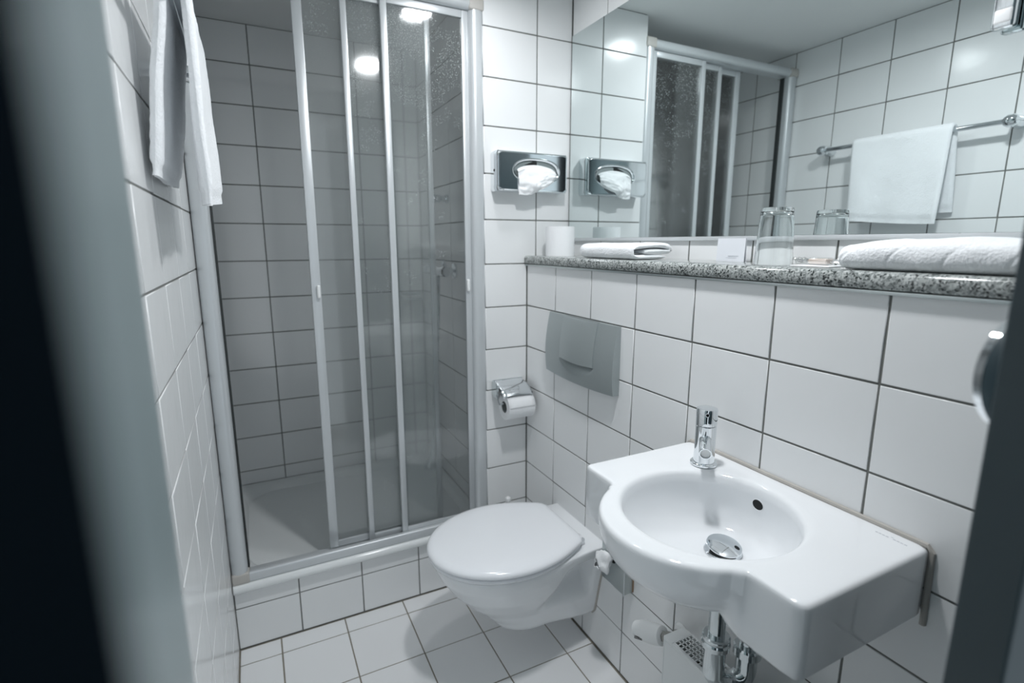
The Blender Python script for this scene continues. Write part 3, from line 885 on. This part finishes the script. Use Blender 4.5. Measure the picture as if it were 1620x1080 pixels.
# ------------------------------------------------------------------ hygiene bag dispenser beside toilet
e = empty('bag_dispenser', (0, -.588, .30), 'small grey metal hygiene bag dispenser on the wall between toilet and washbasin', 'dispenser')
MB().box((-.034, -.641, .300), (-.001, -.535, .438), .0025, 2).obj('case', M_steel, e)
MB().box((-.0355, -.6425, .2985), (-.0335, -.6395, .4395), .0006).obj('front_edge', M_chrome, e)
MB().box((-.0045, -.6425, .302), (-.001, -.6405, .37), .0005).obj('side_strip', M_orange, e)
MB().lathe([(.014, 0), (.014, .0008)], (-.034, -.588, .385), (-1, 0, 0), 24).obj('slot', M_dark, e)
adopt(e)
def crumple(name, fn, nu, nv, m, parent=None, thick=.0008, label=None, cat=None):
    mb = MB(); vs = []; fs = []
    for j in range(nv + 1):
        for i in range(nu + 1): vs.append(fn(i / nu, j / nv))
    n = nu + 1
    for j in range(nv):
        for i in range(nu): fs.append((j * n + i, j * n + i + 1, (j + 1) * n + i + 1, (j + 1) * n + i))
    mb.add(vs, fs); o = mb.obj(name, m, parent, sharp=80)
    so = o.modifiers.new('s', 'SOLIDIFY'); so.thickness = thick; so.offset = 0
    return o
def bagfn(u, v):
    a = u * 2 * PI
    r = .005 + .018 * math.sin(PI * min(1, v * 1.05)) + .006 * v
    r *= 1 + .35 * math.sin(3 * a + 4 * v) * v
    n = noise.noise(Vector((math.cos(a) * 2, math.sin(a) * 2, v * 5))) * .007
    return Vector((-.035 - .045 * v ** .8, -.584 + (r + n) * math.cos(a) + .012 * v, .385 + (r + n) * math.sin(a) * 1.1 - .014 * v * v))
tag(crumple('hygiene_bag', bagfn, 26, 16, M_paper), 'crumpled white bag pulled from the grey dispenser by the toilet', 'bag')

# ------------------------------------------------------------------ tissue dispenser on the back wall
def tissue():
    e = empty('tissue_dispenser', (0, 0, 1.434), 'chrome wall tissue box with an oval opening beside the mirror', 'tissue box')
    x0, x1, z0, z1, yf, r = -.140, .127, 1.434, 1.562, -.056, .006
    cx, cz = (x0 + x1) / 2 + .012, 1.502
    N = 96
    def rect(ins, y, rad):
        P = []
        for k in range(N):
            a = 2 * PI * k / N
            # superellipse-like rounded rectangle
            c, s = math.cos(a), math.sin(a)
            hx, hz = (x1 - x0) / 2 - ins, (z1 - z0) / 2 - ins
            m = 1 / max(abs(c) / hx, abs(s) / hz)
            P.append(((x0 + x1) / 2 + c * m, y, (z0 + z1) / 2 + s * m))
        return P
    def oval(sx, sz, y): 
        return [(cx + sx * math.copysign(abs(math.cos(2 * PI * k / N)) ** .8, math.cos(2 * PI * k / N)), y, cz + sz * math.copysign(abs(math.sin(2 * PI * k / N)) ** .9, math.sin(2 * PI * k / N))) for k in range(N)]
    mb = MB()
    mb.loft([rect(0, -.0005, r), rect(0, yf + r, r), rect(.0018, yf + .0018, r), rect(.006, yf, r), rect(.0068, yf, r), oval(.0915, .0415, yf), oval(.0905, .0405, yf), oval(.086, .037, yf - .0015), oval(.083, .0345, yf + .001), oval(.080, .032, yf + .008)], True, True, False)
    mb.obj('case', M_chrome, e, sharp=40)
    mb = MB(); mb.loft([oval(.079, .031, yf + .0075), oval(.079, .031, yf + .009)]); mb.obj('inner_plate', M_steel, e)
    MB().prism([(cx - .045, 1.520), (cx + .004, 1.520), (cx + .004, 1.5325), (cx - .012, 1.5325)], yf + .0068, yf + .0074, 'y').obj('gap_shade', M_dark, e)  # dark sheet painting the shade at the top of the opening
    MB().lathe([(.0045, 0), (.0045, .001)], (x0, -.030, 1.500), (-1, 0, 0), 16).obj('lock_hole', M_dark, e)
    adopt(e)
    def fn(u, v):
        x = cx - .072 + .146 * u
        w_ = math.sin(PI * u)
        zt = 1.503 + .014 * w_ ** .6 + .003 * math.sin(9 * u)
        zb = 1.428 + .040 * u ** 3 - .006 * math.sin(5 * u + 1)
        z = zt + (zb - zt) * v
        y = yf + .004 - .024 * math.sin(PI * min(1, v * .72)) ** .7 * (0.35 + .65 * w_)
        k = Vector((u * 3.1, v * 2.6, 3.3))
        y += .016 * noise.noise(k) * (v + .15) + .006 * noise.noise(k * 3) * v
        x += .010 * noise.noise(k + Vector((5, 1, 0))) * v - (u - .5) * .010 * v
        return Vector((x, min(y, yf - .002) if v > .12 else yf + .006 - .1 * v, z))
    tag(crumple('paper_tissue', fn, 44, 30, M_paper), 'crumpled white tissue hanging out of the chrome wall tissue box', 'tissue')
    # folded stack inside the opening
    tag(crumple('tissue_stack', lambda u, v: Vector((cx - .060 + .12 * u, yf + .0065 - .002 * math.sin(PI * v), 1.508 + .014 * v - .010 * (2 * u - 1) ** 2)), 20, 6, M_soap if False else M_paper), 'folded tissue edge inside the oval opening of the tissue box', 'tissue')
tissue()

# ------------------------------------------------------------------ paper holder
e = empty('paper_holder', (-.08, 0, .74), 'chrome toilet paper holder with a hinged cover flap on the back wall', 'paper holder')
prof = [(-.0015, .777), (-.020, .778), (-.044, .771), (-.064, .762), (-.080, .753), (-.090, .746), (-.094, .741)]
mb = MB()
P0 = [Vector((0, y, z)) for y, z in prof]; P0 = smooth_path(P0, 5)
ringL = []
for th in (0, .0022):
    pass
xa, xb = -.140, -.024
rows = []
for i, p_ in enumerate(P0):
    f = i / (len(P0) - 1); spread = .004 * math.sin(PI * f)
    row = []
    for k in range(13):
        u = k / 12; x = xa - spread + (xb - xa + 2 * spread) * u
        edge = min(u, 1 - u); drop = -.006 * (1 - min(1, edge / .10)) ** 2
        wav = .0016 * math.cos(PI * (u - .5) * 2) if f > .6 else 0
        row.append(Vector((x, p_.y, p_.z + drop + wav)))
    rows.append(row)
mb.loft([list(r_) for r_ in rows], False, False, False)
fl = mb.obj('cover_flap', M_chrome, e, sharp=70)
so = fl.modifiers.new('s', 'SOLIDIFY'); so.thickness = .0016
MB().prism(rr(-.050, -.001, .722, .778, .012), -.1435, -.1405, 'x').obj('side_arm', M_chromed, e)
MB().box((-.142, -.006, .735), (-.022, -.0005, .780), .002).obj('back_plate', M_chrome, e)
MB().tube([(-.142, -.040, .735), (-.142, -.064, .706), (-.020, -.064, .704)], .0035, 10).obj('roll_rod', M_chrome, e)
adopt(e)
def paper_roll(name, c, ax, r, L, label):
    e = empty(name, c, label, 'toilet paper')
    A = Vector(ax)
    MB().lathe([(.021, 0), (r, 0), (r, L), (.021, L), (.021, 0)], c, ax, 56, False, False).obj('paper', M_paper, e, sharp=40)
    MB().lathe([(.0208, .0005), (.0208, L - .0005), (.0196, L - .0005), (.0196, .0005), (.0208, .0005)], c, ax, 32, False, False).obj('core', M_grey, e)
    adopt(e); return e
pr_ = paper_roll('toilet_roll', (-.124, -.064, .694), (1, 0, 0), .045, .102, 'toilet roll hanging under the chrome cover flap')
def sheet(u, v):
    a = math.radians(100 + 75 * v); R = .0458
    y = -.064 + R * math.cos(a); z = .694 + R * math.sin(a)
    return Vector((-.122 + .098 * u, y, z))
sh = crumple('loose_sheet', sheet, 6, 12, M_paper, None, .0006); sh.parent = pr_
bpy.context.view_layer.update(); sh.matrix_parent_inverse = pr_.matrix_world.inverted()

ZL = 1.2207
paper_roll('toilet_roll', (.072, -.104, ZL), (0, 0, 1), .049, .098, 'spare toilet roll standing upright at the corner end of the granite shelf')

# ------------------------------------------------------------------ folded towels
def ribbon_towel(name, path, th, ya, yb, zoff, label, cat, bulge=.0, ny=30, group=None, taper=1.0, crease=0):
    P = smooth_path([Vector((x, 0, z)) for x, z in path], 9)
    n = len(P); L = []; Rr = []
    for i, p_ in enumerate(P):
        d = (P[min(i + 1, n - 1)] - P[max(i - 1, 0)]).normalized(); nn = Vector((-d.z, 0, d.x))
        e_ = min(i, n - 1 - i) / 5; k = math.sqrt(max(0, 1 - (1 - min(1, e_)) ** 2)) * .9 + .1
        L.append(p_ + nn * th / 2 * k); Rr.append(p_ - nn * th / 2 * k)
    ring = L + Rr[::-1]
    zm = max(p_.z for p_ in ring)
    rings = []
    for j in range(ny + 1):
        t = j / ny; y = ya + (yb - ya) * t
        ed = min(t, 1 - t) * abs(yb - ya)
        k = math.sqrt(max(0, 1 - (1 - min(1, ed / (th * .6))) ** 2))
        row = []
        cx = sum(p_.x for p_ in P) / n
        for q in ring:
            pc = min(P, key=lambda a: (a - q).length_squared)
            qq = pc.lerp(q, .35 + .65 * k)
            x, z = qq.x, qq.z
            b = 1 + bulge * math.sin(PI * t) * (z / zm)
            endsag = 1 - (1 - taper) * (1 - ss(0, .22, t))
            nz = noise.noise(Vector((x * 14, y * 14, z * 20))) * .0035 + noise.noise(Vector((x * 45, y * 45, z * 50))) * .0011
            cr = 0
            if crease:
                for s in (-1, 1):
                    ph = ((y + s * (x * 1.1 + z * .8)) / .075) % 1
                    cr -= .0014 * math.exp(-((ph - .5) / .03) ** 2)
            row.append(Vector((x + nz * .5 - (cr if x < cx else 0), y, max(.0008, (z + (cr + nz) * (z / zm)) * b * endsag) + zoff)))
        rings.append(row)
    mb = MB(); mb.loft(rings); o = mb.obj(name, M_towel, None, sharp=80)
    return tag(o, label, cat, group)
ribbon_towel('folded_towel', [(.118, .0075), (.060, .0070), (.016, .0078), (.0065, .020), (.014, .0330), (.060, .0365), (.105, .037), (.131, .0345), (.136, .028), (.128, .0215), (.09, .0215), (.045, .0210)],
             .0125, -.328, -.572, ZL, 'small folded white hand towel lying next to the spare toilet roll', 'towel')
ribbon_towel('folded_towel', [(.135, .009), (.075, .0088), (.024, .0095), (.012, .023), (.022, .0365), (.070, .0400), (.120, .0395), (.140, .035), (.142, .027), (.125, .0235), (.085, .0245), (.045, .0242), (.038, .021)],
             0.0165, -1.103, -1.372, ZL, 'thick folded white bath towel on the granite shelf nearest the dark door', 'towel', .05, 150, None, .86, 1)

# ------------------------------------------------------------------ tumbler, card, soap
gx, gy = .080, -.925
e = empty('drinking_glass', (gx, gy, ZL), 'clear drinking glass standing upside down on the granite shelf', 'glass')
MB().lathe([(.0345, .0005), (.0365, .0005), (.0370, .002), (.0335, .060), (.0305, .110), (.0290, .1135), (.024, .1145), (.002, .1140), (.002, .1065), (.022, .1055), (.0275, .1020), (.0290, .096), (.0318, .055), (.0347, .002), (.0345, .0005)], (gx, gy, ZL), n=64, cap0=False, cap1=False).obj('tumbler', M_glass, e, sharp=50)
adopt(e)
e = empty('tent_card', (.14, -.762, ZL), 'small white tent card with faint grey print beside the drinking glass', 'card')
ang = 0
mb = MB(); mb.prism([(.1400, ZL), (.1425, ZL + .054), (.1440, ZL + .054), (.1415, ZL)], -.803, -.722, 'y'); mb.obj('front_leaf', M_card, e)
mb = MB(); mb.prism([(.1480, ZL), (.1455, ZL + .054), (.1438, ZL + .0545), (.1465, ZL)], -.803, -.722, 'y'); mb.obj('back_leaf', M_card, e)
adopt(e)
mb = MB()
for q in range(8):      # print too faint to read: pale strokes only
    yq = -.757 - q * .0038
    mb.box((.1399, yq - .0026, ZL + .0125), (.1406, yq, ZL + .0142)); mb.box((.1398, yq - .0026 + .006, ZL + .0088), (.1404, yq + .006, ZL + .0096))
pm = mb.obj('faint_print', mat('pale_print', (0.50, 0.52, 0.56), 0.7), e)
bpy.context.view_layer.update(); pm.matrix_parent_inverse = e.matrix_world.inverted()
e = empty('wrapped_soap', (.095, -1.018, ZL), 'small cream soap in a clear twisted wrapper beside the drinking glass', 'soap')
MB().box((.082, -1.036, ZL + .0045), (.106, -.998, ZL + .0145), .004, 3).obj('soap_bar', M_soap, e)
def wrap(side):
    y0 = -1.036 if side < 0 else -.998
    return lambda u, v: Vector((.094 + (u - .5) * (.010 + .030 * v ** .8) , y0 + side * .026 * v, ZL + .008 + .005 * math.sin(u * 16) * (.2 + v) + .003 * v))
crumple('wrapper_end', wrap(-1), 20, 6, M_film, e, .0004); crumple('wrapper_end', wrap(1), 20, 6, M_film, e, .0004)
MB().box((.080, -1.039, ZL + .0030), (.108, -.995, ZL + .0165), .0055, 3).obj('wrapper', M_film, e)
adopt(e)
tag(MB().box((.050, -1.062, ZL), (.120, -.985, ZL + .0022), .0008).obj('paper_coaster', M_paper), 'flat white paper packet lying under the wrapped soap', 'packet')

# ------------------------------------------------------------------ towel bar and hanging towel
e = empty('towel_bar', (WL, -.5, 1.64), 'chrome towel bar with rounded ends high on the left wall', 'towel bar')
BX, BZ = -.957, 1.641
MB().tube([(BX, -.19, BZ), (BX, -.80, BZ)], .0085, 20).obj('bar', M_chrome, e)
for y, s in ((-.190, 1), (-.802, -1)):
    mb = MB(); mb.lathe([(.020, 0), (.021, .004), (.020, .03), (.0185, .05)], (WL, y, BZ), (1, 0, 0), 28)
    mb.lathe([(.004, -.021), (.014, -.017), (.0195, -.008), (.0195, .008), (.014, .017), (.004, .021)], (BX, y, BZ), (0, 1, 0), 28)
    mb.obj('end_bracket', M_chrome, e)
adopt(e)
def hang():
    # cloth draped over the bar: wall side and room side, a folded bath towel
    ya, yb = -.656, -.322
    th = .016
    prof = []
    H1, H2 = .297, .262   # room side, wall side drop
    n = 34
    for k in range(n): prof.append(('f', 1 - k / (n - 1)))
    pts = []
    for k in range(n):
        t = 1 - k / (n - 1); pts.append((BX + .017 - .002 * ss(0, 1, t), BZ - H1 * t, t, 1))
    for k in range(1, 8):
        a = PI * k / 8; pts.append((BX + .016 * math.cos(a), BZ + .014 * math.sin(a) + .002, 0, 0))
    for k in range(n):
        t = k / (n - 1); pts.append((BX - .016 - .033 * t, BZ - H2 * t, t, -1))
    m = len(pts); ny = 44
    def row(j, side):
        u = j / ny; R = []
        for i, (x, z, t, sd) in enumerate(pts):
            a = pts[max(i - 1, 0)]; b = pts[min(i + 1, m - 1)]
            d = Vector((b[0] - a[0], 0, b[1] - a[1])).normalized(); nn = Vector((d.z, 0, -d.x))
            y = ya + (yb - ya) * u
            ph = y * 17 + sd
            wob = (.008 * math.sin(ph) + .005 * math.sin(ph * 2.3 + 1)) * t * (.8 if sd > 0 else .22)
            wob += .004 * noise.noise(Vector((y * 9, z * 9, sd * 3.0)))
            dz = .010 * math.sin(y * 6 + 2) * t + (.012 * (u - .5) * t if sd > 0 else 0)
            ke = math.sqrt(max(.02, 1 - (1 - min(1, min(u, 1 - u) * (yb - ya) / .008)) ** 2))
            kt = 1 if 2 < i < m - 3 else .55
            yy = y + (.012 * t * (1 if u < .5 else -1) * abs(2 * u - 1)) * (1 if sd > 0 else -.3)
            crs = 0
            for q in range(7):
                zc = BZ - .04 - q * .042
                crs -= .0011 * math.exp(-((z - zc + (y - ya) * .9) / .003) ** 2)
            o = Vector((x + wob, yy, z + dz)) + nn * side * (th / 2 * ke * kt + (crs if side > 0 else 0) + .0006 * noise.noise(Vector((y * 90, z * 90, sd))))
            R.append(o)
        return R
    rings = [row(j, 1) + row(j, -1)[::-1] for j in range(ny + 1)]
    mb = MB(); mb.loft(rings); o = mb.obj('bath_towel', M_towel, None, sharp=80)
    tag(o, 'white bath towel draped over the chrome bar on the left wall', 'towel')
hang()

# ------------------------------------------------------------------ door leaf with knob on the right
e = MB()
bc = Vector((-.416, -1.487, 0)); u_ = Vector((.955, -.297, 0)).normalized(); nc = Vector((-.297, -.955, 0)).normalized()
L = .41
poly = [bc + nc * .0, bc + nc * .040, bc + nc * .040 + u_ * L, bc + u_ * L]
e.prism([(p_.x, p_.y) for p_ in poly], .006, 2.0, 'z')
door = e.obj('door_1', M_door); door['kind'] = 'structure'
bv = door.modifiers.new('b', 'BEVEL'); bv.width = .002; bv.segments = 2
kc = bc + u_ * .066
kz = 1.166
kn = MB().lathe([(.030, 0), (.030, .004), (.014, .006), (.012, .008), (.030, .010), (.046, .014), (.052, .020), (.051, .027), (.043, .033), (.025, .037), (.004, .038)], (kc.x, kc.y, kz), -nc, 48).obj('door_knob', M_chrome, door)

# ------------------------------------------------------------------ chrome fitting on the mirror (top right)
e = empty('mirror_fitting', (.169, -1.222, 1.58), 'small chrome fitting with a white face on the mirror, cut off at the top right', 'fitting')
MB().box((.146, -1.236, 1.578), (.162, -1.206, 1.74), .006, 4).obj('housing', M_chrome, e)
MB().box((.1445, -1.232, 1.586), (.148, -1.210, 1.606), .003, 3).obj('white_face', M_white, e)
MB().box((.158, -1.232, 1.66), (.1693, -1.214, 1.70), .002).obj('mount', M_chrome, e)
adopt(e)
